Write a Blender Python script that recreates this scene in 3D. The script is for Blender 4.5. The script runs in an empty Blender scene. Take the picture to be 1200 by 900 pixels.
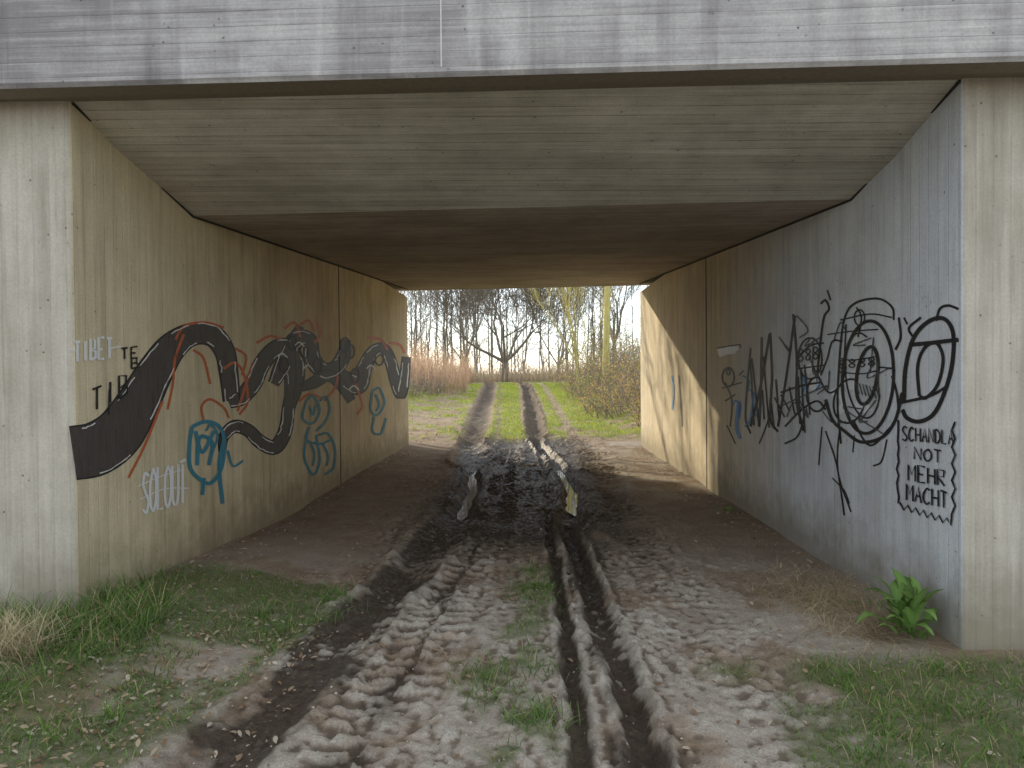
import bpy, math, random
import numpy as np
from mathutils import Vector, Matrix
rng = np.random.default_rng(7); random.seed(7)
scene = bpy.context.scene
H = 1.62; F = 870.0
WL, WR = -2.77, 2.52
# ------------------------------------------------------------ camera
cam_d = bpy.data.cameras.new("camera"); cam = bpy.data.objects.new("camera", cam_d)
scene.collection.objects.link(cam); scene.camera = cam
R = Matrix.Rotation(math.radians(1.19),3,'Z') @ Matrix.Rotation(math.radians(90-0.8),3,'X') @ Matrix.Rotation(math.radians(-0.45),3,'Z')
cam.matrix_world = Matrix.Translation((0,0,H)) @ R.to_4x4()
cam_d.sensor_width = 36; cam_d.lens = F/1200*36; cam_d.clip_end = 5000; cam_d.clip_start = 0.05
def wallpt(u,v,X):
    d = R @ Vector(((u-600)/F, -(v-450)/F, -1))
    t = X/d.x
    return (d.y*t, H+d.z*t)
# ------------------------------------------------------------ helpers
def mk(name, verts, faces, mat=None, smooth=False, parent=None, col=None, matidx=None):
    verts = np.asarray(verts, dtype=np.float32); me = bpy.data.meshes.new(name)
    if isinstance(faces, np.ndarray):
        M,k = faces.shape
        me.vertices.add(len(verts)); me.vertices.foreach_set("co", verts.ravel())
        me.loops.add(M*k); me.loops.foreach_set("vertex_index", faces.astype(np.int32).ravel())
        me.polygons.add(M)
        me.polygons.foreach_set("loop_start", np.arange(0,M*k,k,dtype=np.int32))
        me.polygons.foreach_set("loop_total", np.full(M,k,dtype=np.int32))
        me.update(calc_edges=True)
    else:
        me.from_pydata([tuple(map(float,v)) for v in verts], [], faces); me.update()
    if col is not None:
        a = me.color_attributes.new("Col",'FLOAT_COLOR','POINT')
        c = np.ones((len(verts),4),dtype=np.float32); c[:,:col.shape[1]] = col
        a.data.foreach_set("color", c.ravel())
    if mat is not None:
        for m in (mat if isinstance(mat,(list,tuple)) else [mat]): me.materials.append(m)
    if matidx is not None: me.polygons.foreach_set("material_index", np.asarray(matidx,dtype=np.int32))
    if smooth: me.polygons.foreach_set("use_smooth", np.ones(len(me.polygons),dtype=bool))
    ob = bpy.data.objects.new(name, me); scene.collection.objects.link(ob)
    if parent: ob.parent = parent
    return ob
def empty(name):
    e = bpy.data.objects.new(name,None); scene.collection.objects.link(e); return e
def hsh(xi,yi,s):
    h = (xi.astype(np.int64)*374761393 + yi.astype(np.int64)*668265263 + s*144269504) & 0xffffffff
    h = ((h ^ (h>>13))*1274126177) & 0xffffffff
    h = h ^ (h>>16)
    return h/4294967295.0
def vn(x,y,s=0):
    x=np.asarray(x,dtype=float); y=np.asarray(y,dtype=float)
    xi=np.floor(x); yi=np.floor(y); fx=x-xi; fy=y-yi
    fx=fx*fx*(3-2*fx); fy=fy*fy*(3-2*fy)
    a=hsh(xi,yi,s); b=hsh(xi+1,yi,s); c=hsh(xi,yi+1,s); d=hsh(xi+1,yi+1,s)
    return (a*(1-fx)+b*fx)*(1-fy)+(c*(1-fx)+d*fx)*fy
def fbm(x,y,o=4,s=0):
    t=0; a=.5; n=0
    for i in range(o):
        t=t+a*vn(x,y,s+i*17); n+=a; a*=.5; x,y=(x*1.62+y*1.22)+3.1,(y*1.62-x*1.22)+1.7
    return t/n
def ss(x,a,b):
    t=np.clip((x-a)/(b-a),0,1); return t*t*(3-2*t)
# ------------------------------------------------------------ node helpers
class NT:
    def __init__(s,name):
        s.m=bpy.data.materials.new(name); s.m.use_nodes=True; s.t=s.m.node_tree; s.t.nodes.clear()
        s.out=s.n('ShaderNodeOutputMaterial')
    def n(s,k,**kw):
        x=s.t.nodes.new(k)
        for a,b in kw.items(): setattr(x,a,b)
        return x
    def l(s,a,b): s.t.links.new(a,b)
    def put(s,sock,v):
        if isinstance(v,bpy.types.NodeSocket): s.l(v,sock)
        else: sock.default_value=v
    def math(s,op,a,b=0.0,c=0.0,clamp=False):
        x=s.n('ShaderNodeMath',operation=op,use_clamp=clamp); s.put(x.inputs[0],a); s.put(x.inputs[1],b); s.put(x.inputs[2],c); return x.outputs[0]
    def mr(s,v,a,b,c=0.0,d=1.0):
        x=s.n('ShaderNodeMapRange'); x.clamp=True; s.put(x.inputs[0],v)
        for i,q in enumerate((a,b,c,d)): x.inputs[i+1].default_value=q
        return x.outputs[0]
    def mix(s,f,a,b,mode='MIX'):
        x=s.n('ShaderNodeMix',data_type='RGBA',blend_type=mode); s.put(x.inputs[0],f); s.put(x.inputs[6],c4(a)); s.put(x.inputs[7],c4(b)); return x.outputs[2]
    def noise(s,vec,scale,detail=4,rough=.55):
        x=s.n('ShaderNodeTexNoise'); s.l(vec,x.inputs['Vector']); x.inputs['Scale'].default_value=scale; x.inputs['Detail'].default_value=detail; x.inputs['Roughness'].default_value=rough; return x.outputs['Fac']
    def scl(s,vec,v):
        x=s.n('ShaderNodeMapping'); s.l(vec,x.inputs[0]); x.inputs['Scale'].default_value=v; return x.outputs[0]
    def bsdf(s,col,rough=.9,bump=None,bs=.5,bd=.01,spec=.3):
        b=s.n('ShaderNodeBsdfPrincipled'); s.put(b.inputs['Base Color'],c4(col)); s.put(b.inputs['Roughness'],rough); b.inputs['Specular IOR Level'].default_value=spec
        if bump is not None:
            x=s.n('ShaderNodeBump'); x.inputs['Strength'].default_value=bs; x.inputs['Distance'].default_value=bd; s.l(bump,x.inputs['Height']); s.l(x.outputs[0],b.inputs['Normal'])
        return b.outputs[0]
    def done(s,sh): s.l(sh,s.out.inputs[0]); return s.m
def c4(c):
    if isinstance(c,tuple) and len(c)==3: return (*c,1.0)
    return c
def concrete(name, base, dark, across, stretch, bw=.1, stain=.5, streak=True, tint=None, edge=.18, boardvar=.16, dirt=True, darkstreak=.5, pores=.8):
    t=NT(name); g=t.n('ShaderNodeNewGeometry'); P=g.outputs['Position']
    sp=t.n('ShaderNodeSeparateXYZ'); t.l(P,sp.inputs[0]); A=sp.outputs[across]
    wob=t.noise(P,1.3,2); A2=t.math('ADD',A,t.math('MULTIPLY',wob,.012))
    q=t.math('DIVIDE',A2,bw); idx=t.math('FLOOR',q); fr=t.math('FRACT',q)
    wn=t.n('ShaderNodeTexWhiteNoise',noise_dimensions='1D'); t.l(idx,wn.inputs['W'])
    e=t.math('MINIMUM',fr,t.math('SUBTRACT',1.0,fr)); ed=t.mr(e,0.0,.06)
    gr=t.noise(t.scl(P,stretch),1.0,6,.65)
    big=t.noise(P,.9,6,.6); mid=t.noise(P,5,5,.6); fine=t.noise(P,60,3,.7)
    f=t.math('MULTIPLY',wn.outputs[0],boardvar)
    f=t.math('ADD',f,t.mr(big,.35,.7,0,stain))
    f=t.math('ADD',f,t.mr(gr,.35,.75,0,.55))
    f=t.math('ADD',f,t.mr(mid,.4,.75,0,.25),clamp=True)
    col=t.mix(f,base,dark)
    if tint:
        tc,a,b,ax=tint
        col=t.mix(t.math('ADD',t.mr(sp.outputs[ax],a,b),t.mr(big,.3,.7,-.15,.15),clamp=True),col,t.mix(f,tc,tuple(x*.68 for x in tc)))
    col=t.mix(t.math('MULTIPLY',t.math('MULTIPLY',t.math('SUBTRACT',1.0,ed),t.mr(mid,.35,.65,.2,1)),t.math('MULTIPLY',gr,edge*2)),col,tuple(x*.35 for x in dark))
    if streak:
        st=t.noise(t.scl(P,(7,7,.35)),1.0,5,.6)
        col=t.mix(t.math('MULTIPLY',t.mr(st,.52,.78,0,darkstreak),t.mr(big,.35,.6,.4,1)),col,tuple(x*.5 for x in dark))
        st2=t.noise(t.scl(P,(5,5,.3)),1.7,4,.6)
        col=t.mix(t.mr(st2,.58,.8,0,.4),col,tuple(min(1,x*1.25) for x in base))
    if dirt:
        dz=t.math('ADD',sp.outputs[2],t.math('MULTIPLY',mid,-.5))
        col=t.mix(t.mr(dz,.30,-.15,0,.7),col,(.18,.15,.09))
    v=t.n('ShaderNodeTexVoronoi'); t.l(P,v.inputs['Vector']); v.inputs['Scale'].default_value=14
    pore=t.mr(v.outputs['Distance'],.05,.12,1,0); pore=t.math('MULTIPLY',pore,t.mr(mid,.48,.58))
    col=t.mix(t.math('MULTIPLY',pore,pores),col,tuple(x*.25 for x in dark))
    col=t.mix(t.mr(fine,.3,.7,0,.3),col,tuple(x*.6 for x in dark))
    h=t.math('ADD',t.math('MULTIPLY',ed,.5),t.math('ADD',t.math('MULTIPLY',gr,.6),t.math('ADD',t.math('MULTIPLY',wn.outputs[0],.5),t.math('MULTIPLY',fine,.25))))
    h=t.math('SUBTRACT',h,pore)
    return t.done(t.bsdf(col,.92,h,.6,.006,.2))
M_left = concrete("concrete_left",(.84,.71,.48),(.50,.395,.24),1,(1,24,1.2),bw=.11,stain=.55,tint=((.80,.69,.47),6.5,4.6,1),darkstreak=.7)
M_right= concrete("concrete_right",(.84,.74,.54),(.52,.44,.32),1,(1,24,1.2),bw=.11,stain=.45,tint=((.78,.82,.88),9.8,7.0,1),darkstreak=.6)  # tint puts the cool skylight at the near end into the colour
M_endf = concrete("concrete_end",(.64,.59,.50),(.38,.335,.27),0,(26,1,1.2),bw=.10,stain=.55,darkstreak=.65)
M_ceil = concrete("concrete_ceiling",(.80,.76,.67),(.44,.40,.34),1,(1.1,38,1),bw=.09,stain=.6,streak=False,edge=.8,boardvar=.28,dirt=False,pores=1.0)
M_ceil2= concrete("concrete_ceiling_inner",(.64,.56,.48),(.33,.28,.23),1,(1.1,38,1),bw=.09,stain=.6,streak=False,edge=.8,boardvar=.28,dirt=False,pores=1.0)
M_fasc = concrete("concrete_fascia",(.62,.59,.565),(.25,.235,.235),2,(1.3,1.3,42),bw=.085,stain=.85,edge=.3,boardvar=.2,dirt=False,darkstreak=.9)
def plain(name,c,r=.9,spec=.3):
    t=NT(name); g=t.n('ShaderNodeNewGeometry'); n=t.noise(g.outputs['Position'],30,4)
    return t.done(t.bsdf(t.mix(n,tuple(x*.7 for x in c),tuple(min(1,x*1.2) for x in c)),r,spec=spec))
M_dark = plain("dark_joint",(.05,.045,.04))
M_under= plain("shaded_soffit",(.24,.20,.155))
# ------------------------------------------------------------ bridge
bridge = empty("concrete_underpass_bridge")
def lin(l,r):
    return lambda x: l+(r-l)*(x-WL)/(WR-WL)
yF=lin(4.48,4.35); yK=lin(6.13,5.82); yB=lin(17.2,16.6); yE=lin(4.16,4.02)
def abut(name,xi,xo,m_in):
    vs=[]; 
    for z in (-.6,3.42):
        vs += [(xi,yF(xi),z),(xi,yB(xi),z),(xo,yB(xi),z),(xo,yF(xi),z)]
    vs=np.array(vs)
    fs=[[0,1,5,4],[1,2,6,5],[2,3,7,6],[3,0,4,7],[4,5,6,7]]
    ob=mk(name,vs,fs,[m_in,M_endf],matidx=[0,1,1,1,1],parent=bridge)
    b=ob.modifiers.new("b",'BEVEL'); b.width=.018; b.segments=2; b.limit_method='ANGLE'
    return ob
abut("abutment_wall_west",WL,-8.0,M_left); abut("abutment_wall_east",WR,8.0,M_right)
prof=[(yE,0,4.35),(yE,0,3.285),(yE,.02,3.262),(yE,.17,3.262),(yE,.175,3.30),(yF,.02,3.30),(yK,0,2.95),(yB,0,3.60),(yB,.35,3.60),(yB,.35,4.35)]
vs=[];XS=(-9.5,9.5)
for X in XS:
    for f,o,z in prof: vs.append((X,f(X)+o,z))
n=len(prof); fs=[]
for i in range(n):
    j=(i+1)%n; fs.append([i,j,n+j,n+i]); 
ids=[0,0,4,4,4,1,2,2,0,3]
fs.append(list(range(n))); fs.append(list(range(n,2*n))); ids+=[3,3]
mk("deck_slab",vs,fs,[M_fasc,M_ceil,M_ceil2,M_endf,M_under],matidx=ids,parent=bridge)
def box(name,p0,p1,w,h,mat,parent,up=Vector((0,0,1))):
    p0=Vector(p0);p1=Vector(p1);d=(p1-p0).normalized();s=d.cross(up).normalized()*w/2;u=s.cross(d).normalized()*h/2
    vs=[p+a*s+b*u for p in(p0,p1) for a,b in((-1,-1),(1,-1),(1,1),(-1,1))]
    return mk(name,vs,[[0,1,2,3],[7,6,5,4],[0,4,5,1],[1,5,6,2],[2,6,7,3],[3,7,4,0]],mat,parent=parent)
for nm,X,s in(("west",WL,1),("east",WR,-1)):  # dark strips added to draw the shadow line between wall and ceiling
    box("ceiling_shadow_line_"+nm,(X+s*.004,yF(X)+.02,3.295),(X+s*.004,yK(X),2.945),.02,.018,M_dark,bridge)
    box("ceiling_shadow_line_inner_"+nm,(X+s*.004,yK(X),2.945),(X+s*.004,yB(X),3.595),.02,.018,M_dark,bridge)
for nm,X,Y in(("west",WL,10.9),("east",WR,10.5)):
    box("expansion_joint_"+nm,(X,Y,-.2),(X,Y,3.3),.012,.025,M_dark,bridge,up=Vector((0,1,0)))
box("fascia_joint",(-.46,yE(-.46),3.31),(-.46,yE(-.46),4.33),.008,.006,plain("joint_pale",(.58,.56,.53)),bridge,up=Vector((0,1,0)))
# ------------------------------------------------------------ ground
ruts=[ # (ys, xs, width, depth)
 ([-60,2,3.06,3.9,5.9,8.3,11,17,28,42,90],[-4,-1.5,-1.33,-1.18,-.95,-.80,-.82,-1.32,-1.7,-2.1,-5],.17,.08),
 ([-60,2,3.06,5.4,7.8,10.4,14,17,28,42,90],[1,.50,.50,.47,.40,.62,.5,.22,.15,-.1,-3],.065,.085),
 ([-60,2,3.4,5,8.8,14,17,42],[-3,-.92,-.72,-.60,-.36,-.42,-.4,-1.2],.20,.03),
 ([-60,2,3,5.4,7.8,12,17,42],[1,.20,.22,.23,.22,.3,.2,-.2],.04,.04),
 ([-60,2,4,8,12,17,42],[2.5,1.3,1.15,1.05,1.25,1.4,1.6],.2,.02)]
def rutx(i,y): return np.interp(y,ruts[i][0],ruts[i][1])
def gmask(x,y):
    n=fbm(x*2.2,y*2.2,4,5); n2=fbm(x*7,y*7,3,9)
    edge=np.interp(y,[2,3.06,4.2,5.5,6.2],[-1.70,-1.58,-1.28,-1.35,-2.3])
    L=ss(edge-x,-.12,.12)*(1-ss(y,5.4,6.0))*ss(n+.3*(n2-.5),.33,.48)
    L=np.maximum(L, ss(-x,2.0,2.4)*(1-ss(y,5.3,6.0)))
    Rr=ss(x-np.interp(y,[2,3.06,3.7,4.2,4.6],[1.05,1.1,1.25,1.5,2.4]),-.1,.12)*(1-ss(y,4.0,4.4))*ss(n+.3*(n2-.5),.32,.48)
    Rr=np.maximum(Rr, .8*np.exp(-((x-1.1)/.16)**2-((y-4.05)/.12)**2))
    C=np.exp(-((x-np.interp(y,[2.5,3.4,3.8,4.6,5.4,6],[-.1,-.02,-.2,.0,.06,.04]))/.17)**2)*ss(n2+.25*n,.56,.68)*(1-ss(y,5.9,6.4))
    C=np.maximum(C,.9*np.exp(-((x+.27)/.13)**2-((y-3.75)/.16)**2)*ss(n2,.4,.5)); C=np.maximum(C,.9*np.exp(-((x-.05)/.10)**2-((y-5.3)/.35)**2)*ss(n2,.33,.43))
    out=ss(y,17.2,19.5)*ss(n+.22*ss(y,20,34)-.26*np.exp(-((x+3.4)/1.4)**2)+.14*np.exp(-((x+.5)/.7)**2)+.08*np.exp(-((x-2.0)/.8)**2),.36,.56)
    m=np.maximum.reduce([L,Rr,C,out])
    for i,w in((0,.28),(1,.26)):
        d=np.abs(x-rutx(i,y)); m=m*ss(d,w*.6+.16*ss(y,17,25)*(y>6),w*1.3+.22*ss(y,17,25))
    d=np.abs(x-(rutx(1,y)+.95)); m=m*(1-.75*(1-ss(d,.1,.25))*ss(y,17,19))
    d=np.abs(x-(rutx(0,y)+.62)); m=m*(1-.6*(1-ss(d,.05,.16))*ss(y,17,19))
    inside=(y>6.2)&(y<17.0); m=np.where(inside&(np.abs(x)<2.9),0,m)
    m=m*ss(y,1.0,2.0)
    return m
def ground_z(x,y):
    z=(fbm(x*.9,y*.9,3,1)-.5)*.09
    for (yi0,yi1,xx) in((8.6,12.6,-.8),(8.6,12.8,.6)):
        z=z*(1-np.exp(-((x-xx)/.5)**2)*ss(y,yi0-1,yi0)*(1-ss(y,yi1,yi1+1)))
    z=z+.13*ss(-x,1.5,2.5)*(1-ss(y,5.5,8.5))
    fine=1-ss(y,20,30)
    wob=.06*(fbm(x*5,y*5,3,44)-.5)+.03*(fbm(x*16,y*16,2,45)-.5)
    pudd=ss(y,8.2,9.2)*(1-ss(y,12.4,13.4))
    for i,(a,b,w,dp) in enumerate(ruts):
        cx=rutx(i,y)+.03*(vn(y*2.1,y*0,40+i)-.5)+wob; d=np.abs(x-cx)
        fade=1.0 if i<2 else 1-ss(y,17,22)
        ww=w*(.8+.4*vn(y*1.3,y*0,50+i)); dd=dp*(.6+.8*vn(y*.9,y*0,60+i))*fade
        if i<2: 
            ww=ww*(1+.45*ss(y,6,9)*(1-pudd)+ (1.3*ss(y,17,20) if i==1 else .3*ss(y,17,20))); 
            dd=dd+pudd*np.maximum(0,.105+.045*(fbm(x*5,y*2.2,3,98)-.42)-dd)
            ww=ww*(1-pudd*(.42 if i==0 else -.45))
            dd=dd*(.75+.25*ss(y,4,7))*(1+.4*ss(y,16,19))
        z=z-dd*np.exp(-(d/ww)**(4 if i>1 else 3))+dd*(.45-.2*pudd)*np.exp(-((d-1.6*ww)/(.4*ww))**2)*(.2+1.6*fbm(x*14,y*10,2,90+i))
        if i in(2,4,0):
            side=np.where(x>cx,.5,0.0)
            ph=y/.15+side+d*2.6+.8*fbm(x*5,y*4,3,88)
            bar=ss(np.sin(2*np.pi*ph),0.0,.45)
            amp={2:.027,4:.013,0:.007}[i]*(1-.9*pudd if i==0 else 1)
            gap=ss(d,.012,.03) if i==2 else 1
            z=z+amp*bar*gap*(1-ss(d,ww*1.0,ww*1.2))*ss(fbm(x*4.5,y*2.6,3,77),.36,.56)*(1-ss(y,15,18))*(.6+.8*fbm(x*20,y*20,2,89))
    mud=(1-ss(np.abs(x),1.1,2.2))
    z=z+fine*((fbm(x*6,y*3.2,4,21)-.5)*.045*(.25+mud)+(fbm(x*24,y*18,4,31)-.5)*.020*(.35+mud))
    cl=fbm(x*19,y*15,3,33); z=z+fine*mud*ss(cl,.56,.72)*.018*ss(fbm(x*1.7,y*1.7,2,35),.38,.58)
    z=z+.022*gmask(x,y)
    z=z-.03*np.exp(-(x/1.1)**2)*ss(y,6,9)*(1-ss(y,15,18))
    z=z+1.0*ss(y,16.5,46)
    z=z+fine*ss(y,17,19)*(fbm(x*2.5,y*2.5,3,37)-.5)*.10
    bank=ss(np.abs(x-(-.6)),2.6,6.5)*ss(y,17.5,21)*(1-ss(y,48,70)); z=z+bank*.8*np.where(x>0,1.2,.45)
    z=z+ (fbm(x*.05,y*.05,3,3)-.5)*1.5*ss(np.maximum(np.abs(x),y-60),14,90)
    return z
ys=np.concatenate([np.linspace(-80,1.6,30)[:-1],np.arange(1.6,2.6,.05),np.arange(2.6,8,.0115),np.arange(8,13.4,.02),np.arange(13.4,18.5,.035),np.arange(18.5,46,.12),46*1.07**np.arange(0,56)])
xo=2.9*1.13**np.arange(1,54)
xs=np.concatenate([-xo[::-1],np.arange(-2.9,2.7,.0125),xo])
X,Y=np.meshgrid(xs,ys); x=X.ravel(); y=Y.ravel(); z=ground_z(x,y)
nx,ny=len(xs),len(ys)
ii=(np.arange(ny-1)[:,None]*nx+np.arange(nx-1)[None,:]).ravel()
faces=np.stack([ii,ii+1,ii+nx+1,ii+nx],1)
gm=gmask(x,y)
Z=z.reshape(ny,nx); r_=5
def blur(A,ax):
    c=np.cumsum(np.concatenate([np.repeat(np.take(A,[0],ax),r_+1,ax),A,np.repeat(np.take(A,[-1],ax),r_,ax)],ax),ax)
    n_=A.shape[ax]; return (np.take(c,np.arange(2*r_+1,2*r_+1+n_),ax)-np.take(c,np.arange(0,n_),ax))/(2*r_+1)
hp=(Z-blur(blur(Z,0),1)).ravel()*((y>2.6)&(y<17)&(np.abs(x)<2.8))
hollow_shade=ss(-hp,.001,.010); ridge_light=ss(hp,.001,.010)   # tread shading put into the colour: hollows darker, ridges paler
core=np.exp(-((x-.0)/1.15)**4)*ss(y,5.6,8.2)*(1-ss(y,17,19))
wet_shade=core*ss(fbm(x*1.6,y*.9,3,12),.08,.34)
for i,w in((0,.27),(1,.12),(3,.07),(2,.10)):
    wv=fbm(x*3.5,y*3,3,14)
    wet_shade=np.maximum(wet_shade,(.9 if i!=2 else .3)*np.exp(-((x-rutx(i,y)+.12*(wv-.5))/w)**4)*np.where(y<17.5,.4+1.0*ss(wv,.33,.58),.0))
wet_shade=np.clip(wet_shade*(1-.3*ridge_light*(1-core))+.45*hollow_shade*(1-ss(np.abs(x),1.2,1.8)),0,1)
mudout=np.zeros_like(x)
for i in(0,1): mudout=np.maximum(mudout,np.exp(-((x-rutx(i,y))/.32)**4)*ss(y,16.0,17.5))
dry_lit=np.maximum((1-ss(y,4.6,8.0))*.85, .95*np.exp(-((x-1.5)/.5)**2-((y-4.6)/.8)**2))
dry_lit=dry_lit*ss(fbm(x*1.7,y*1.7,3,15)+.35*(fbm(x*9,y*9,3,16)-.5),.26,.54); dry_lit=np.clip(dry_lit*(1-.6*hollow_shade)+.35*ridge_light*(1-ss(y,8,12))*(1-core),0,1); dry_lit=np.maximum(dry_lit,(1-ss(y,-1,1.5))*.8)  # last term pales the unseen ground behind the camera for bounce light
dry_lit=np.maximum(dry_lit,.8*ss(x,.9,1.5)*ss(y,8.5,11)*(1-ss(y,16.5,18))*ss(fbm(x*3,y*3,3,19),.25,.6))  # sun patch near the exit painted in as paler soil
col=np.stack([wet_shade,gm,dry_lit,mudout],1)
t=NT("ground_soil"); at=t.n('ShaderNodeAttribute',attribute_name="Col"); sp=t.n('ShaderNodeSeparateColor'); t.l(at.outputs['Color'],sp.inputs[0])
g=t.n('ShaderNodeNewGeometry'); P=g.outputs['Position']
n1=t.noise(P,3,6,.6); n2=t.noise(P,22,6,.65); n3=t.noise(P,110,4,.75)
c=t.mix(t.mr(n1,.3,.7),(.25,.18,.115),(.39,.295,.205))
c=t.mix(t.math('MULTIPLY',sp.outputs[2],t.mr(n1,.25,.6,.6,1)),c,t.mix(t.mr(n2,.3,.7),(.40,.345,.28),(.66,.61,.53)))
c=t.mix(t.mr(n2,.52,.72,0,.55),c,(.17,.125,.085))
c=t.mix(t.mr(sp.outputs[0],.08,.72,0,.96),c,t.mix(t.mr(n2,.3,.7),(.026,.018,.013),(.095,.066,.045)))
c=t.mix(t.math('MULTIPLY',at.outputs['Alpha'],.92),c,t.mix(n2,(.035,.026,.02),(.10,.075,.05)))
py=t.n('ShaderNodeSeparateXYZ'); t.l(P,py.inputs[0]); far=t.mr(py.outputs[1],16,19)
gc=t.mix(far,(.12,.15,.05),t.mix(t.mr(n1,.35,.65),(.17,.25,.035),(.34,.37,.06)))
c=t.mix(t.math('MULTIPLY',sp.outputs[1],t.mr(n2,.3,.55,.4,.9)),c,gc)
c=t.mix(t.mr(n3,.4,.7,0,.5),c,(.08,.058,.038))
c=t.mix(t.math('MULTIPLY',t.mr(n3,.35,.2,0,.4),sp.outputs[2]),c,(.72,.67,.58))
rg=t.math('SUBTRACT',.95,t.math('MULTIPLY',sp.outputs[0],t.mr(n2,.35,.65,.15,.62)))
h=t.math('ADD',n2,t.math('MULTIPLY',n3,.6))
M_ground=t.done(t.bsdf(c,rg,h,.9,.02,.35))
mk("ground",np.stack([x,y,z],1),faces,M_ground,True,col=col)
def gz(px,py): return ground_z(np.atleast_1d(np.asarray(px,float)),np.atleast_1d(np.asarray(py,float)))
# puddles
t=NT("muddy_water"); g=t.n('ShaderNodeNewGeometry'); n=t.noise(g.outputs['Position'],5,2)
M_water=t.done(t.bsdf((.05,.038,.026),.03,n,.02,.002,.5))
def puddle(x0,x1,y0,y1,z):
    yy=np.linspace(y0,y1,12); m=(y0+y1)/2
    vs=[];
    for q in yy:
        k=math.sqrt(max(.02,1-((q-m)/((y1-y0)/2))**2)); cx=(x0+x1)/2; hw=(x1-x0)/2*k
        vs+= [(cx-hw,q,z),(cx+hw,q,z)]
    mk("puddle",vs,[[2*i,2*i+1,2*i+3,2*i+2] for i in range(11)],M_water)
puddle(-1.0,-.60,8.7,13.4,-.094); puddle(.36,.86,8.8,13.4,-.092)
# ------------------------------------------------------------ grass / litter
def leafmat(name,trans=.45):
    t=NT(name); at=t.n('ShaderNodeAttribute',attribute_name="Col")
    d=t.n('ShaderNodeBsdfPrincipled'); d.inputs['Roughness'].default_value=.6; d.inputs['Specular IOR Level'].default_value=.25; t.l(at.outputs['Color'],d.inputs['Base Color'])
    tr=t.n('ShaderNodeBsdfTranslucent'); t.l(at.outputs['Color'],tr.inputs[0]); m=t.n('ShaderNodeMixShader'); m.inputs[0].default_value=trans
    t.l(d.outputs[0],m.inputs[1]); t.l(tr.outputs[0],m.inputs[2]); return t.done(m.outputs[0])
M_leaf=leafmat("blade_foliage")
def blades(px,py,pz,h,w,lean,colA,colB,name,dryfrac=0.0,drycol=(.46,.38,.22),bend=.6):
    N=len(px); a=rng.uniform(0,2*np.pi,N); fa=rng.uniform(0,2*np.pi,N)
    dx,dy=np.cos(a),np.sin(a)
    sx,sy=np.cos(fa),np.sin(fa); L=lean*rng.uniform(.2,1.3,N)
    def P(t,ww,s):
        hz=h*(t-bend*.35*t*t*L); off=h*L*t**1.8
        return np.stack([px+dx*off+s*sx*w*ww/2,py+dy*off+s*sy*w*ww/2,pz+hz],1)
    V=np.stack([P(0,.8,-1),P(0,.8,1),P(.4,1,-1),P(.4,1,1),P(.75,.7,-1),P(.75,.7,1),P(1,0,0)],1).reshape(-1,3)
    b=(np.arange(N)*7)[:,None]
    T=np.concatenate([b+np.array([[0,1,3]]),b+np.array([[0,3,2]]),b+np.array([[2,3,5]]),b+np.array([[2,5,4]]),b+np.array([[4,5,6]])],0)
    r=rng.uniform(0,1,(N,1)); c=np.array(colA)*(1-r)+np.array(colB)*r
    dm=rng.uniform(0,1,(N,1))<dryfrac; c=np.where(dm,np.array(drycol)*rng.uniform(.7,1.2,(N,1)),c)
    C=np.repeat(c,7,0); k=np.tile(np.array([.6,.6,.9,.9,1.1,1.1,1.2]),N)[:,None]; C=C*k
    return V,T,C
def emit(name,parts,mat=None):
    V=[];T=[];C=[];o=0
    for v,t_,c in parts: V.append(v);T.append(t_+o);C.append(c);o+=len(v)
    return mk(name,np.concatenate(V),np.concatenate(T),mat or M_leaf,col=np.concatenate(C))
def scatter(x0,x1,y0,y1,N,thr=.35):
    px=rng.uniform(x0,x1,N);py=rng.uniform(y0,y1,N);m=gmask(px,py)
    k=(m>thr)&(rng.uniform(0,1,N)<m); px,py=px[k],py[k]; return px,py,ground_z(px,py)-.01
G1,G2=(.07,.15,.03),(.22,.36,.07)
px,py,pz=scatter(-5,4.5,2.2,6.2,62000)
cl=fbm(px*3,py*3,3,70)
A=blades(px,py,pz,rng.uniform(.025,.075,len(px))*(.4+1.4*cl),.004,1.1,G1,G2,"g",.20)
N=2600; qx=rng.uniform(-3.6,-2.2,N); qy=rng.normal(4.45,.30,N)-.18*(qx+2.8); k=(qx<-2.78)*(qy<4.4)|(qx>-2.76)*(qy<5.3)&(qx<-2.2-.35*(qy-4.4)); qx,qy=qx[k],qy[k]
B=blades(qx,qy,ground_z(qx,qy)-.01,rng.uniform(.10,.28,len(qx)),.005,1.0,(.07,.15,.03),(.20,.34,.08),"g",.22)
cx=[];cy=[]
for (a,b) in [(-2.35,3.9),(-2.0,4.1),(-1.9,3.3),(-2.6,3.3),(1.9,3.6),(2.5,3.7),(2.3,3.3),(1.6,3.4),(-.22,3.7),(.0,3.4),(.1,3.45),(.05,5.2),(.03,5.5),(-.25,3.9),(-1.55,4.5),(-1.75,4.8),(.04,4.0),(-1.3,5.1),(-1.35,4.8),(-1.4,5.3)]+[(rng.uniform(1.4,3.2),rng.uniform(3,4.15)) for _ in range(15)]+[(rng.uniform(-3,-1.8),rng.uniform(3,4.9)) for _ in range(18)]:
    q=65; s=rng.uniform(.03,.10); cx.append(rng.normal(a,s,q)); cy.append(rng.normal(b,s*1.1,q))
cx=np.concatenate(cx);cy=np.concatenate(cy)
Cc=blades(cx,cy,ground_z(cx,cy)-.01,rng.uniform(.04,.13,len(cx)),.0045,1.1,(.07,.15,.035),(.21,.36,.08),"g",.15)
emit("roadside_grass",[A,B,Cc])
px,py,pz=scatter(-9,8,17.2,44,100000,.3)
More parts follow.
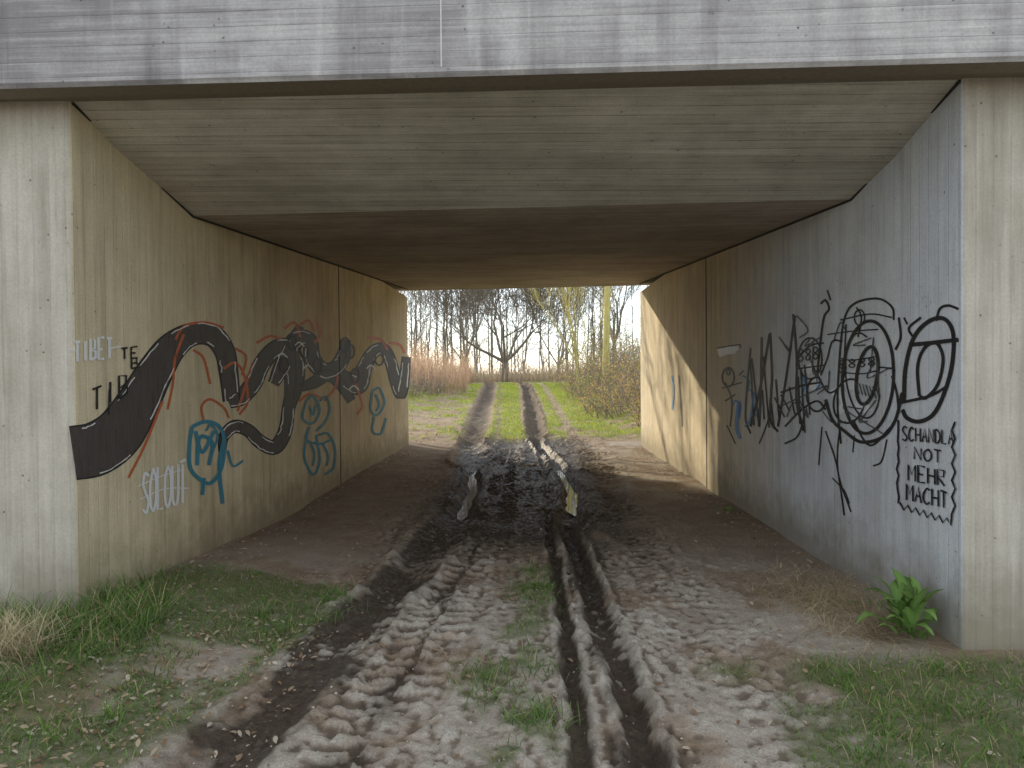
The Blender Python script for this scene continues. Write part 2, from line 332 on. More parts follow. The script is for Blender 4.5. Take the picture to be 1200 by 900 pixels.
A=blades(px,py,pz,rng.uniform(.04,.13,len(px)),.014,.8,(.19,.32,.03),(.44,.50,.06),"g",.22,(.46,.34,.15))
emit("meadow_grass",[A])
def tuft(a,b,n,h0,h1,s,w=.005,lean=1.3):
    x_=rng.normal(a,s,n);y_=rng.normal(b,s,n); return blades(x_,y_,ground_z(x_,y_)-.01,rng.uniform(h0,h1,n),w,lean,(.40,.33,.19),(.65,.57,.38),"t")
emit("dry_grass_tuft",[tuft(-2.72,3.85,420,.10,.30,.09),tuft(-3.0,4.05,300,.1,.26,.1)])
N=1500; sx_=rng.normal(2.08,.18,N); sy_=rng.normal(5.15,.38,N); k=sx_<2.5; sx_,sy_=sx_[k],sy_[k]
S=blades(sx_,sy_,ground_z(sx_,sy_),rng.uniform(.06,.18,len(sx_)),.004,3.0,(.44,.34,.20),(.72,.60,.40),"t",bend=.95)
emit("straw_pile",[S])
def litter(name,px,py,s0,s1,cols,dz=.012):
    N=len(px); pz=ground_z(px,py)+dz; a=rng.uniform(0,6.28,N); s=rng.uniform(s0,s1,N); til=rng.uniform(-.5,.5,(N,2))
    out=[]
    for (u,v) in((-1,0),(-.2,-.45),(.5,-.4),(1,0),(.5,.4),(-.2,.45)):
        ux=(u*np.cos(a)-v*np.sin(a))*s; uy=(u*np.sin(a)+v*np.cos(a))*s
        out.append(np.stack([px+ux,py+uy,pz+til[:,0]*ux+til[:,1]*uy+abs(v)*s*.4],1))
    V=np.stack(out,1).reshape(-1,3); b=(np.arange(N)*6)[:,None]
    T=np.concatenate([b+np.array([[0,1,5]]),b+np.array([[1,2,4]]),b+np.array([[1,4,5]]),b+np.array([[2,3,4]])],0)
    ci=np.array(cols)[rng.integers(0,len(cols),N)]*rng.uniform(.7,1.2,(N,1))
    return V,T,np.repeat(ci,6,0)
LC=[(.42,.30,.19),(.54,.42,.29),(.30,.19,.11),(.60,.52,.41)]
N=2200; lx=np.concatenate([rng.normal(-1.9,.5,N//2),rng.uniform(-3,3,N//2)]);ly=np.concatenate([rng.uniform(2.8,4.8,N//2),rng.uniform(2.8,8,N//2)])
k=(lx>-2.7)&(lx<2.45)&((np.abs(lx)>1.2)|(rng.uniform(0,1,len(lx))<.25)); l1=litter("l",lx[k],ly[k],.008,.024,LC,.016)
N=6000; lx=rng.uniform(-8,9,N); ly=rng.uniform(17.3,34,N); k=((np.abs(lx+.7)>1.5)|(rng.uniform(0,1,N)<.1))&(gmask(lx,ly)<.6); l2=litter("l",lx[k],ly[k],.02,.055,LC,.02)
N=900; e=rng.uniform(0,1,N)<.5; ly=rng.uniform(5.5,16,N); lx=np.where(e,WL+.05+np.abs(rng.normal(0,.2,N)),WR-.05-np.abs(rng.normal(0,.25,N))); l3=litter("l",lx,ly,.01,.028,LC)
emit("fallen_leaves",[l1,l2,l3])
N=2500; sx_=rng.uniform(-2.6,2.4,N); sy_=rng.uniform(2.7,9,N)
ico=np.array([(0,0,1),(.9,0,.2),(.3,.85,.2),(-.7,.5,.2),(-.7,-.5,.2),(.3,-.85,.2)]); 
s=rng.uniform(.002,.010,N); V=(ico[None]*s[:,None,None]*rng.uniform(.6,1.3,(N,6,1))); V[:,:,0]+=sx_[:,None];V[:,:,1]+=sy_[:,None];V[:,:,2]+=(ground_z(sx_,sy_))[:,None]
b=(np.arange(N)*6)[:,None]; T=np.concatenate([b+np.array([[0,i,i%5+1]]) for i in range(1,6)],0)
cc=np.array([(.36,.29,.22),(.42,.36,.29),(.16,.11,.07)])[rng.integers(0,3,N)]
M_matt=leafmat("clod_matter",trans=.0)
mk("soil_clods",V.reshape(-1,3),T,M_matt,col=np.repeat(cc,6,0))
# ------------------------------------------------------------ weed plant
def weed(cx,cy,n,L0,L1,wd,name,stem=0.0):
    V=[];Fc=[];C=[];z0=float(gz(cx,cy)[0])
    for i in range(n):
        a=rng.uniform(0,6.28); L=rng.uniform(L0,L1); el=rng.uniform(.7,1.4); bx,by=cx+rng.normal(0,.05),cy+rng.normal(0,.04)
        if i>n*.6: bx+=rng.uniform(-.14,.02); 
        c=np.array((.17,.28,.075))*rng.uniform(.65,1.35); m=9; base=len(V); r=0;zz=z0+rng.uniform(0,stem)
        for j in range(m):
            t_=j/(m-1); ang=el-1.5*t_*t_*(1.5-el*.7); r+=L/m*math.cos(ang); zz+=L/m*math.sin(ang)
            w=wd*L*(math.sin(math.pi*min(1,max(0,(t_-.1)/.9))**.75)*.5+.03)*(1+.2*math.sin(j*2.4+i))
            ctr=(bx+r*math.cos(a),by+r*math.sin(a),zz); s=(-math.sin(a),math.cos(a))
            for q,up in((-1,.35),(0,0),(1,.35)):
                X_=ctr[0]+q*w*s[0]
                V.append((min(X_,2.50) if ctr[1]+q*w*s[1]>4.3 else X_,ctr[1]+q*w*s[1],ctr[2]+up*w)); C.append(c*(1.3 if q==0 else 1))
        for j in range(m-1):
            for q in(0,1): a0=base+j*3+q; Fc.append([a0,a0+1,a0+4,a0+3])
    mk(name,V,np.array(Fc),M_leaf,True,col=np.array(C))
weed(2.30,4.50,50,.13,.30,.26,"dock_weed",.20); weed(2.32,5.0,7,.08,.2,.12,"wall_base_weed"); weed(2.36,8.6,10,.06,.14,.3,"wall_base_weed")
# ------------------------------------------------------------ trees
def tubes(name,segs,mat,sides=5,parent=None):
    S=np.array(segs); p0=S[:,0:3];p1=S[:,3:6];r0=S[:,6];r1=S[:,7]; d=p1-p0; d/=np.linalg.norm(d,axis=1)[:,None]+1e-9
    ref=np.where(np.abs(d[:,2:3])>.9,np.array([[1.,0,0]]),np.array([[0,0,1.]])); u=np.cross(d,ref);u/=np.linalg.norm(u,axis=1)[:,None];w=np.cross(d,u)
    V=[]
    for p,r in((p0,r0),(p1,r1)):
        for k in range(sides):
            a=2*math.pi*k/sides; V.append(p+(u*math.cos(a)+w*math.sin(a))*r[:,None])
    V=np.stack(V,1).reshape(-1,3); b=(np.arange(len(S))*2*sides)[:,None]
    Fq=np.concatenate([b+np.array([[k,(k+1)%sides,sides+(k+1)%sides,sides+k]]) for k in range(sides)],0)
    return mk(name,V,Fq,mat,True,parent=parent)
def bark(name,a,b):
    t=NT(name); g=t.n('ShaderNodeNewGeometry'); n=t.noise(t.scl(g.outputs['Position'],(8,8,2)),1.5,4); return t.done(t.bsdf(t.mix(t.mr(n,.3,.7),a,b),.9,n,.5,.02))
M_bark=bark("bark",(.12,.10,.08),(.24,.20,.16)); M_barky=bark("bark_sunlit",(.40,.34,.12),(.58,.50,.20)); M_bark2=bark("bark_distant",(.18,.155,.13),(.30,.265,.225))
def grow(segs,p,d,L,r,lv,spread=.7,up=.15,nch=3,minr=.006):
    n=3; q=p.copy(); rr=r
    for i in range(n):
        d=d+rng.normal(0,.13,3); d[2]+=up*.4; d/=np.linalg.norm(d)
        e=q+d*L/n; r2=max(minr,rr*.84); segs.append((*q,*e,rr,r2)); q=e; rr=r2
        if lv>0 and (i>0 or lv<4):
            for _ in range(1 if i<n-1 else nch):
                nd=d+rng.normal(0,spread,3)*np.array([1,1,.7]); nd[2]+=up; nd/=np.linalg.norm(nd)
                grow(segs,q,nd,L*rng.uniform(.6,.82),rr*rng.uniform(.5,.72),lv-1,spread,up,nch,minr)
def tree(name,tx,ty,ht,r,lv,mat,spread=.7,trunk=.3,up=.15,nch=3,minr=.008):
    z=float(gz(tx,ty)[0])-.2; segs=[]; p=np.array([tx,ty,z]); 
    tp=p+np.array([rng.normal(0,.15),0,ht*trunk]); segs.append((*p,*(p+(tp-p)*.12),r*1.35,r*1.0)); segs.append((*(p+(tp-p)*.12),*tp,r*1.0,r*.8))
    for k in range(5):
        nd=np.array([rng.normal(0,spread),rng.normal(0,spread),.8]); nd/=np.linalg.norm(nd); grow(segs,tp,nd,ht*.3,r*.5,lv,spread*.75,up,nch,minr)
    tubes(name,segs,mat,4); 
tree("bare_oak_tree",-1.6,52,10,.24,4,M_bark,.85,.16,.2,3,.014)
tree("bare_tree",-10.5,60,13,.2,4,M_bark2,.6,.16,.28,2,.014)
tree("bare_tree",-5.2,63,12,.17,4,M_bark2,.6,.12,.28,2,.014)
tree("bare_tree",2.6,66,12,.17,4,M_bark2,.6,.12,.28,2,.014)
tree("bare_tree",7.5,62,14,.22,4,M_bark2,.7,.2,.2,2,.014)
tree("bare_tree",-12.2,30.5,12,.16,3,M_bark,.7,.35,.2,3,.012)
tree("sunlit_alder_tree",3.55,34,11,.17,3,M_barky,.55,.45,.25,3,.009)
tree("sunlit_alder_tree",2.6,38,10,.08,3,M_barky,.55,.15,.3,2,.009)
segs=[]
for i in range(125):
    tx=rng.uniform(-24,26);ty=rng.uniform(66,112); z=float(gz(tx,ty)[0])-.2; r=rng.uniform(.07,.15); ht=rng.uniform(9,16)
    p=np.array([tx,ty,z]); q=p; n_=8
    for k in range(n_):
        e=q+np.array([0,0,1.])*ht/n_+rng.normal(0,.1,3); segs.append((*q,*e,r*(1-k/(n_+1)),r*(1-(k+1)/(n_+1)))) 
        if k>=0:
            for _ in range(2):
                nd=np.array([rng.normal(0,.7),rng.normal(0,.7),.8]); nd/=np.linalg.norm(nd); grow(segs,e,nd,ht*.16,max(.022,r*.3*(1-k/9)),1,.5,.2,2,.014)
        q=e
tubes("distant_woodland",segs,M_bark2,3)
def shrub(name,cx,cy,rx,ry,hh,nt,nl,mat,lc,ls=.05):
    par=empty(name); segs=[]
    ends=[]
    for i in range(nt):
        a=rng.uniform(0,6.28); q=math.sqrt(rng.uniform(0,1)); bx,by=cx+rx*q*math.cos(a),cy+ry*q*math.sin(a); z=float(gz(bx,by)[0])-.03
        p=np.array([bx,by,z]); d=np.array([rng.normal(0,.35)+.3*math.cos(a),rng.normal(0,.35),1.]); d/=np.linalg.norm(d); h_=hh*rng.uniform(.5,1.1)*(1.1-.5*q)
        r=.014
        for k in range(4):
            d=d+rng.normal(0,.22,3); d[2]-=.06*k; d/=np.linalg.norm(d); e=p+d*h_/4; segs.append((*p,*e,r,r*.75)); p=e; r*=.75; ends.append(e)
            nd=d+rng.normal(0,.7,3); nd/=np.linalg.norm(nd); e2=p+nd*h_*.2; segs.append((*p,*e2,r*.7,r*.3)); ends.append(e2)
    tubes("twigs",segs,mat,3,parent=par)
    E=np.array(ends); c=E[rng.integers(0,len(E),nl)]+rng.normal(0,.09,(nl,3))
    a=rng.normal(0,1,(nl,3));a/=np.linalg.norm(a,axis=1)[:,None]; b=np.cross(a,rng.normal(0,1,(nl,3)));b/=np.linalg.norm(b,axis=1)[:,None]; s=ls*rng.uniform(.5,1.2,(nl,1))
    V=np.stack([c-a*s,c-b*s*.5,c+a*s,c+b*s*.5],1).reshape(-1,3); Fq=(np.arange(nl)*4)[:,None]+np.array([[0,1,2,3]])
    C=np.array(lc)[rng.integers(0,len(lc),nl)]*rng.uniform(.6,1.2,(nl,1))
    mk("leaves",V,Fq,M_leaf,parent=par,col=np.repeat(C,4,0))
TAN=[(.52,.33,.15),(.60,.42,.19),(.42,.24,.12),(.52,.42,.14)]
shrub("bramble_shrub",3.7,25,1.8,2.6,1.8,280,5600,M_bark2,TAN,.032)
shrub("bramble_shrub",3.8,32,2.1,3.5,2.6,300,6500,M_bark2,TAN+[(.48,.50,.12)],.035)
shrub("bramble_shrub",4.0,20.5,1.1,1.8,1.3,180,3400,M_bark2,TAN,.028)
shrub("bramble_shrub",5.6,44,3.2,4,3.4,280,6500,M_bark2,TAN+[(.50,.52,.16)],.05)
shrub("bare_shrub",-5.6,34,1.6,4,1.5,220,2500,M_bark2,[(.50,.33,.22),(.56,.40,.29)],.03)
shrub("bare_shrub",-8.5,46,3,4,2.6,220,1500,M_bark2,[(.50,.35,.24),(.56,.42,.31)],.03)
N=11000; rx=rng.uniform(-16,-2.9,N); ry=rng.uniform(34,58,N); k=rx<-2.9-.05*(ry-34); rx,ry=rx[k],ry[k]
A=blades(rx,ry,ground_z(rx,ry),rng.uniform(.4,1.8,len(rx))*(.15+1.4*ss(fbm(rx*.5,ry*.5,3,80),.3,.7)),.018,.4,(.40,.26,.18),(.60,.43,.30),"r",bend=.2)
N=14000; rx=rng.uniform(-22,26,N); ry=rng.uniform(50,75,N)
B=blades(rx,ry,ground_z(rx,ry),rng.uniform(.3,1.5,N)*(.2+1.3*ss(fbm(rx*.3,ry*.3,3,81),.3,.7)),.03,.5,(.32,.25,.18),(.50,.40,.29),"r",bend=.2)
emit("reed_bed",[A,B])
# ------------------------------------------------------------ embankments (road dam either side)
def emb(name,x0,x1):
    V=[];nxn=30
    pr=[(-2.5,-.3),(0,0.2),(4.2,3.7),(5,4.2),(16.2,4.2),(17,3.7),(23,0.4),(26,-.3)]
    xx=np.linspace(x0,x1,nxn)
    for q in xx:
        for (a,b) in pr: V.append((q,a+rng.normal(0,.12)+ (2.6 if a<6 else -1.5)*(1-min(1,abs(q-x0)/10 if abs(x0)<abs(x1) else abs(q-x1)/10)),b+rng.normal(0,.04)))
    k=len(pr); Fq=[[i*k+j,i*k+j+1,(i+1)*k+j+1,(i+1)*k+j] for i in range(nxn-1) for j in range(k-1)]
    Fq+= [list(range(k)),list(range((nxn-1)*k,nxn*k))]
    col=np.zeros((len(V),4)); col[:,1]=.9
    mk(name,V,Fq,M_ground,False,col=col)
emb("grass_embankment",-80,-8.02); emb("grass_embankment",8.02,80)
# ------------------------------------------------------------ graffiti
def paint(name,c,wear=.25,rough=.6,var=.25):
    t=NT(name); g=t.n('ShaderNodeNewGeometry'); P=g.outputs['Position']; n=t.noise(t.scl(P,(1,9,1.5)),3,5,.7); n2=t.noise(P,50,3,.7); n3=t.noise(t.scl(P,(1,14,2)),2,5,.7)
    b=t.bsdf(t.mix(t.math('MULTIPLY',t.math('ADD',n2,n3),.5),tuple(x*(1-var*1.6) for x in c),tuple(min(1,x*(1+var*1.6)) for x in c)),rough,spec=.3)
    tr=t.n('ShaderNodeBsdfTransparent'); m=t.n('ShaderNodeMixShader')
    t.l(t.math('ADD',t.mr(n,.52,.72,0,wear),t.mr(n2,.55,.75,0,wear),clamp=True),m.inputs[0]); t.l(b,m.inputs[1]); t.l(tr.outputs[0],m.inputs[2]); return t.done(m.outputs[0])
PM={'k':paint("black_spray",(.014,.014,.016),.25),'g':paint("charcoal_roller",(.072,.060,.055),.32,.6,.55),'w':paint("white_spray",(.90,.89,.86),.22),'r':paint("red_spray",(.52,.12,.04),.55),
    'b':paint("teal_spray",(.035,.22,.31),.4),'B':paint("blue_spray",(.07,.24,.52),.3),'s':paint("silver_spray",(.80,.86,.94),.3),'K':paint("faded_black",(.07,.07,.075),.7),'h':paint("edge_highlight",(.80,.77,.70),.5)}
GEO={}; cnt={'L':0,'R':0}
def smooth(p,m=6):
    p=np.array(p,float); 
    if len(p)<3: return p
    q=np.vstack([2*p[0]-p[1],p,2*p[-1]-p[-2]]); out=[]
    for i in range(1,len(q)-2):
        for t_ in np.linspace(0,1,m,endpoint=False):
            a,b,c,d=q[i-1],q[i],q[i+1],q[i+2]
            out.append(.5*((2*b)+(-a+c)*t_+(2*a-5*b+4*c-d)*t_**2+(-a+3*b-3*c+d)*t_**3))
    out.append(q[-2]); return np.array(out)
def ribbon(side,c,p,w=3.0,sm=True,jit=0.0):
    """paint stroke on a wall; p list of (u,v[,width]) survey points transferred to wall metres"""
    p=[(a[0],a[1],a[2] if len(a)>2 else w) for a in p]
    q=smooth(p) if sm else np.array(p,float)
    if jit: q[:,:2]+=rng.normal(0,jit,(len(q),2))
    d=np.gradient(q[:,:2],axis=0); d/=np.linalg.norm(d,axis=1)[:,None]+1e-9; nn=np.stack([-d[:,1],d[:,0]],1)
    Xw,s=(WL,1) if side=='L' else (WR,-1)
    key=(side,c); V,Fc=GEO.setdefault(key,([],[])); base=len(V); off=.002+cnt[side]*.00006; cnt[side]+=1
    for i in range(len(q)):
        for sg in(-1,1):
            u,v=q[i,:2]+sg*nn[i]*max(.3,q[i,2])/2
            yy,zz=wallpt(u,v,Xw); V.append((Xw+s*(off+.000004*i),yy,zz))
    for i in range(len(q)-1): Fc.append([base+2*i,base+2*i+1,base+2*i+3,base+2*i+2])
def loop(side,c,cx,cy,rx,ry,w=3,rot=0,a0=0,a1=6.4,n=14):
    pts=[]
    for a in np.linspace(a0,a1,n): 
        X_,Y_=rx*math.cos(a),ry*math.sin(a); pts.append((cx+X_*math.cos(rot)-Y_*math.sin(rot),cy+X_*math.sin(rot)+Y_*math.cos(rot)))
    ribbon(side,c,pts,w)
FONT={'A':[[(0,0),(.5,1),(1,0)],[(.2,.4),(.8,.4)]],'B':[[(0,0),(0,1),(.8,.9),(.75,.55),(0,.5),(.9,.4),(.9,.1),(0,0)]],'C':[[(1,.85),(.5,1),(0,.6),(.05,.2),(.5,0),(1,.15)]],'D':[[(0,0),(0,1),(.7,.9),(1,.5),(.7,.1),(0,0)]],
'E':[[(1,1),(0,1),(0,0),(1,0)],[(0,.5),(.7,.5)]],'H':[[(0,0),(0,1)],[(1,0),(1,1)],[(0,.5),(1,.5)]],'I':[[(.5,0),(.5,1)]],'L':[[(0,1),(0,0),(.9,0)]],'M':[[(0,0),(0,1),(.5,.4),(1,1),(1,0)]],'N':[[(0,0),(0,1),(1,0),(1,1)]],
'O':[[(.5,1),(0,.7),(.05,.2),(.5,0),(1,.3),(.95,.8),(.5,1)]],'R':[[(0,0),(0,1),(.9,.9),(.85,.55),(0,.5),(1,0)]],'S':[[(1,.9),(.4,1),(.05,.75),(.5,.5),(.95,.25),(.6,0),(0,.1)]],'T':[[(0,1),(1,1)],[(.5,1),(.5,0)]],'U':[[(0,1),(.05,.2),(.5,0),(.95,.2),(1,1)]],'8':[[(.5,.5),(.1,.75),(.5,1),(.9,.75),(.5,.5),(.05,.25),(.5,0),(.95,.25),(.5,.5)]]}
def text(side,c,s,p0,p1,h,w,gap=.3):
    n=len(s); p0=np.array(p0,float);p1=np.array(p1,float); adv=(p1-p0)/n; uv=np.array((0,-h))
    for i,ch in enumerate(s):
        o=p0+adv*i; 
        for st in FONT.get(ch,[]):
            ribbon(side,c,[tuple(o+adv*(1-gap)*a+uv*b*rng.uniform(.94,1.05)) for a,b in st],w,sm=ch in 'CDOSU8')
def serpent(pts,ow=5):
    ribbon('L','k',[(a,b,c+ow) for a,b,c in pts])
    ribbon('L','g',pts)
def lights(pts):  # pale highlight dashes painted along both serpent edges
    q=smooth(pts,6); d=np.gradient(q[:,:2],axis=0); d/=np.linalg.norm(d,axis=1)[:,None]; nn=np.stack([-d[:,1],d[:,0]],1)
    for sg in(-1,1):
        i=int(rng.integers(0,6))
        while i<len(q)-3:
            L=int(rng.integers(4,12)); e=min(len(q),i+L); o=rng.uniform(.42,.48)
            ribbon('L','h',[tuple(q[j,:2]+sg*nn[j]*(q[j,2]*o)+rng.normal(0,.4,2))+(rng.uniform(.6,1.7),) for j in range(i,e)],sm=False); i=e+int(rng.integers(1,8))
S1=[(85,531,60),(112,526,60),(138,508,56),(160,475,48),(180,438,40),(200,408,32),(224,392,24),(248,393,23),(263,412,21),(268,440,19),(271,470,17)]
S2=[(268,472,10),(282,466,15),(296,450,17),(306,428,17),(320,411,17),(334,408,20),(343,425,24),(345,450,18),(338,478,12),(334,505,13),(322,524,14),(305,518,13),(290,504,12),(274,500,12),(262,512,9),(260,530,5)]
S3=[(320,450,10),(330,430,16),(345,400,18),(362,398,14),(366,420,16),(378,434,16),(392,432,15),(402,418,14),(405,398,8)]
S4=[(398,440,14),(410,448,18),(420,450,20),(428,428,14),(438,412,12),(450,410,11),(458,425,11),(464,448,11),(470,462,10),(474,440,9),(476,418,7)]
red=[[(215,392),(205,420),(202,450),(196,480)],[(262,432),(275,425),(286,440),(290,470),(280,486)],[(238,492),(236,476),(246,468),(262,478),(268,490)],[(205,398),(216,382),(240,378),(262,384)],[(333,385),(345,378),(352,395)],[(370,374),(375,392),(368,402)],[(275,408),(288,418),(283,440)],[(296,425),(288,450),(278,482)],[(430,396),(446,398),(454,410)],[(415,445),(424,474),(418,486)],[(150,560),(170,520),(190,470)],[(380,470),(392,455),(396,440)],[(300,402),(316,394),(330,398)],[(226,410),(238,420),(246,450)],[(350,470),(362,462),(376,466)],[(352,380),(362,376),(368,388)],[(456,402),(468,404),(474,414)]]
for s_ in(S4,S3,S2,S1): serpent(s_,4)
serpent([(338,470,8),(340,440,12),(338,415,14),(345,395,10),(352,382,6)],3); serpent([(352,455,6),(368,448,12),(384,440,12),(398,450,10),(412,470,8)],3)
for r_k in red: ribbon('L','r',r_k,3.0)
for s_ in(S4,S3,S2,S1): lights(s_)
for a in((342,402),(356,412),(332,428),(372,428),(410,412),(416,440),(444,420),(404,404)):
    loop('L','k',a[0],a[1],5,8,2); 
for a in((350,405),(330,418),(360,432),(414,456),(434,432)): ribbon('L','w',[(a[0]-5,a[1]),(a[0],a[1]-4),(a[0]+6,a[1]+1)],1.6)
text('L','w',"TIBET",(86,424),(133,419),24,3.2,.3)
ribbon('L','w',[(80,411),(88,411)],1.8); ribbon('L','w',[(128,408),(140,406)],1.8)
text('L','k',"TE",(141,421),(164,419),13,2.2,.35); text('L','k',"B",(153,432),(163,431),13,2.2,.2)
text('L','k',"TIB",(107,482),(154,460),26,2.6,.32); ribbon('L','k',[(126,486),(127,456)],2)
text('L','w',"SOLOUT",(166,602),(218,588),48,3.0,.2)
for b_ in [(160,570,215,550),(163,585,220,572)]: ribbon('L','w',[(b_[0],b_[1]),((b_[0]+b_[2])/2,b_[1]-12),(b_[2],b_[3])],1.3)
tl=[[(224,500),(240,494),(256,500),(262,520),(258,550),(246,566),(234,562),(222,548),(221,522),(224,500)],[(230,545),(232,515),(240,512),(248,520),(244,545)],[(228,505),(236,530),(250,505)],[(238,560),(236,580)],[(262,512),(256,545),(260,590)],[(266,528),(272,546),(284,540)],
    [(358,470),(354,490),(366,496),(374,480),(366,464),(358,470)],[(374,470),(382,465),(386,480),(380,495),(370,505)],[(360,505),(356,535),(366,556),(374,540),(370,510)],[(372,510),(384,508),(392,525),(390,548),(380,556)],[(362,500),(358,515),(374,520),(388,515)],
    [(436,458),(434,480),(442,486),(450,472),(444,455),(436,458)],[(438,488),(436,505),(446,508),(452,490)],[(362,476),(366,486),(370,474)],[(364,520),(368,532),(366,546)],[(378,520),(384,534),(382,546)],[(240,505),(246,498),(254,510),(248,530)],[(440,462),(444,474),(440,482)]]
for i,k in enumerate(tl): ribbon('L','b',k,4.4 if i<5 else 2.6)
Rk=[ # (pts,width)
 ([(856,500),(858,470),(850,448)],2),([(850,470),(862,462)],2),([(846,455),(870,448)],1.5),([(852,498),(862,520)],1.6),
 ([(840,408),(866,404),(868,408)],1.6),([(866,440),(872,434)],1.5),
 ([(880,408),(876,450),(874,490),(880,508)],2.4),([(880,500),(892,450),(902,392)],3),([(893,395),(892,450),(890,500)],3),([(903,390),(905,440),(903,490),(912,506)],3),([(912,500),(922,440),(932,370)],3),([(930,368),(934,420),(934,470),(942,505)],3),([(915,460),(940,452),(962,448)],2.4),([(905,478),(898,500),(890,520)],2),
 ([(920,500),(940,480),(958,470),(968,480)],2.5),([(934,420),(950,405),(966,402)],2),([(936,432),(966,428)],1.8),
 ([(962,356),(968,352),(972,362),(966,372),(962,400),(958,440)],2.8),([(970,340),(974,352)],2.2),([(958,440),(972,460),(986,450),(992,430)],2.4),([(962,440),(970,420),(976,400),(988,400)],2.2),
 ([(986,520),(982,470),(986,400),(992,368),(1005,354),(1030,350),(1046,360),(1048,375)],2.6),([(992,380),(990,420),(988,455)],2),([(1004,360),(1010,372),(1006,395)],2),([(985,375),(1020,368),(1046,372)],1.8),
 ([(970,392),(1000,388),(1030,386)],1.6),([(985,420),(1000,422),(1026,418)],1.6),([(984,436),(1010,438),(1030,434)],1.6),
 ([(1054,372),(1056,395),(1050,410)],3),([(1060,372),(1064,380)],2.4),
 ([(968,468),(976,492),(990,505),(1010,518),(1035,512),(1050,492),(1058,460)],4),([(1000,492),(1020,522),(1045,500)],2.5),
 ([(1060,470),(1062,430),(1072,395),(1090,376),(1108,374),(1118,392),(1116,430),(1106,464),(1094,486),(1078,494),(1064,490),(1058,480)],5),
 ([(1078,464),(1076,430),(1084,408),(1098,402),(1106,420),(1100,450),(1086,466),(1078,464)],4),([(1066,404),(1090,402),(1124,398)],5),([(1098,376),(1102,362),(1112,358),(1124,362)],3),([(1056,472),(1090,464),(1112,452)],3.4),([(1070,394),(1066,384),(1080,372)],3),
 ([(1046,440),(1052,462),(1054,484)],3),([(1030,430),(1048,432)],2),
 ([(964,500),(962,520),(960,545)],1.6),([(968,505),(980,540),(986,575),(990,604)],2),([(985,500),(982,530),(984,560),(998,600)],1.8),([(976,560),(990,575),(996,590)],1.6),([(1002,510),(1000,530)],1.6),([(1040,515),(1034,540),(1024,546)],1.8),([(945,480),(936,510),(920,520)],2.2)]
for q in [((944,436),(952,430),(958,444),(950,456)),((975,462),(984,458),(990,474),(982,482)),((842,414),(852,411),(862,410)),((990,440),(996,452),(1004,446)),((1004,470),(1012,480),(1020,476))]: ribbon('R','s',q,9)
ribbon('R','B',[(938,436),(944,450),(940,462)],2.4); ribbon('R','B',[(952,432),(962,446),(956,458)],2.2); ribbon('R','B',[(878,456),(892,470),(886,488)],2.2)
ribbon('R','B',[(858,476),(862,470),(868,474),(866,490)],2.4); ribbon('R','b',[(870,440),(878,446),(876,460)],2)
for p_,w_ in Rk: ribbon('R','k',p_,w_)
loop('R','k',854,442,7,11,2.2); loop('R','k',854,436,2,3,2)
loop('R','k',1018,442,30,66,3.8,.05,-.3,6.2,20); loop('R','k',1017,440,12,34,4.2,.15,0,6.5,16); loop('R','k',1012,440,20,50,2.0,-.1,.5,5.2,14)
loop('R','k',950,420,14,24,2); loop('R','k',958,462,12,20,2.4,0,.4,5); loop('R','k',1008,372,6,9,1.8); loop('R','k',996,470,18,26,2.4,.2,.2,5)
for i in range(12): ribbon('R','k',[(878+i*6+rng.normal(0,3),rng.uniform(415,470)),(884+i*6,rng.uniform(480,508))],2)
for i in range(18):
    a=rng.uniform(920,1050);b=rng.uniform(395,500); ribbon('R','K',[(a,b),(a+rng.normal(0,12),b+rng.normal(0,14)),(a+rng.normal(0,14),b+rng.normal(0,20))],1.6)
text('R','k',"888",(936,424),(962,420),14,1.6,.25); text('R','k',"8888",(984,432),(1030,428),10,1.5,.3)
ribbon('R','s',[(842,412),(866,408)],5)
for i in range(7): ribbon('R','K',[(1004+i*4,448+i),(1008+i*4,462+i)],1.6)
ribbon('R','B',[(866,470),(864,500),(868,514)],3.6); ribbon('R','B',[(884,462),(880,490),(874,500)],2)
ribbon('R','B',[(788,440),(790,460),(788,480)],1.8); ribbon('R','K',[(796,440),(800,500)],1.2)
zz=[(1054,492)]
for i in range(12): zz.append((1054+rng.normal(0,1.5),492+(590-492)*(i+1)/12))
for i in range(14): zz.append((1056+i*4.6,592+i*1.5+(4 if i%2 else -3)))
for i in range(12): zz.append((1119+(2 if i%2 else -2),612-(612-494)*(i+1)/12))
ribbon('R','k',zz,2.4,sm=False)
text('R','k',"SCHANDLA",(1059,516),(1121,521),16,1.9,.28); text('R','k',"NOT",(1073,538),(1108,543),14,2.0,.3)
text('R','k',"MEHR",(1066,563),(1112,570),19,2.2,.28); text('R','k',"MACHT",(1064,586),(1114,596),19,2.2,.25)
gl,gr_=empty("graffiti"),empty("graffiti")
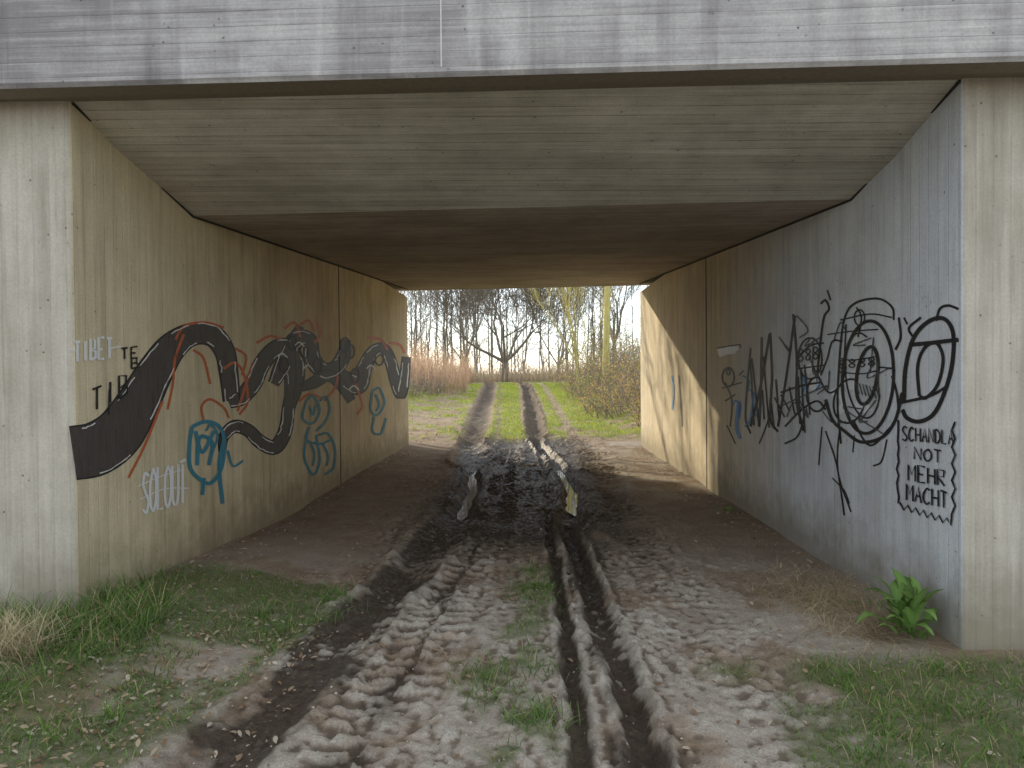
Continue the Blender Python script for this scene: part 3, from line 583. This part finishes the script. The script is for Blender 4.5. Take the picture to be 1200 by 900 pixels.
for (side,c),(V,Fc) in GEO.items(): mk("paint_"+PM[c].name,V,Fc,PM[c],parent=gl if side=='L' else gr_)
# ------------------------------------------------------------ light
az=math.radians(-36); el=math.radians(15)
w=bpy.data.worlds.new("World"); scene.world=w; w.use_nodes=True; nt=w.node_tree; bg=nt.nodes['Background']
sky=nt.nodes.new('ShaderNodeTexSky'); sky.sky_type='NISHITA'; sky.sun_disc=False; sky.sun_elevation=el; sky.sun_rotation=az%(2*math.pi); sky.dust_density=.4; sky.air_density=.8
veil=nt.nodes.new('ShaderNodeMix'); veil.data_type='RGBA'; veil.inputs[0].default_value=.88   # even pale cloud colour, added to flatten the glow and brighten shaded fronts
nt.links.new(sky.outputs[0],veil.inputs[6])
tc=nt.nodes.new('ShaderNodeTexCoord'); mp=nt.nodes.new('ShaderNodeMapping'); mp.inputs['Scale'].default_value=(1,1,3); ns=nt.nodes.new('ShaderNodeTexNoise'); ns.inputs['Scale'].default_value=3; ns.inputs['Detail'].default_value=5
nt.links.new(tc.outputs['Generated'],mp.inputs[0]); nt.links.new(mp.outputs[0],ns.inputs['Vector'])
cr=nt.nodes.new('ShaderNodeMix'); cr.data_type='RGBA'; nt.links.new(ns.outputs['Fac'],cr.inputs[0]); cr.inputs[6].default_value=(1.15,1.28,1.44,1); cr.inputs[7].default_value=(1.65,1.62,1.56,1)
nt.links.new(cr.outputs[2],veil.inputs[7])
nt.links.new(veil.outputs[2],bg.inputs[0]); bg.inputs[1].default_value=.92
sd=bpy.data.lights.new("sun",'SUN'); sd.energy=5; sd.angle=math.radians(.5); sd.color=(1,.87,.65)
so=bpy.data.objects.new("sun",sd); scene.collection.objects.link(so)
dv=Vector((math.sin(az)*math.cos(el),math.cos(az)*math.cos(el),math.sin(el))); so.rotation_euler=dv.to_track_quat('Z','Y').to_euler(); so.location=(0,0,30)
scene.view_settings.view_transform='Standard'; scene.view_settings.look='None'; scene.view_settings.exposure=0
scene.cycles.max_bounces=8; scene.cycles.diffuse_bounces=6; scene.cycles.transparent_max_bounces=16
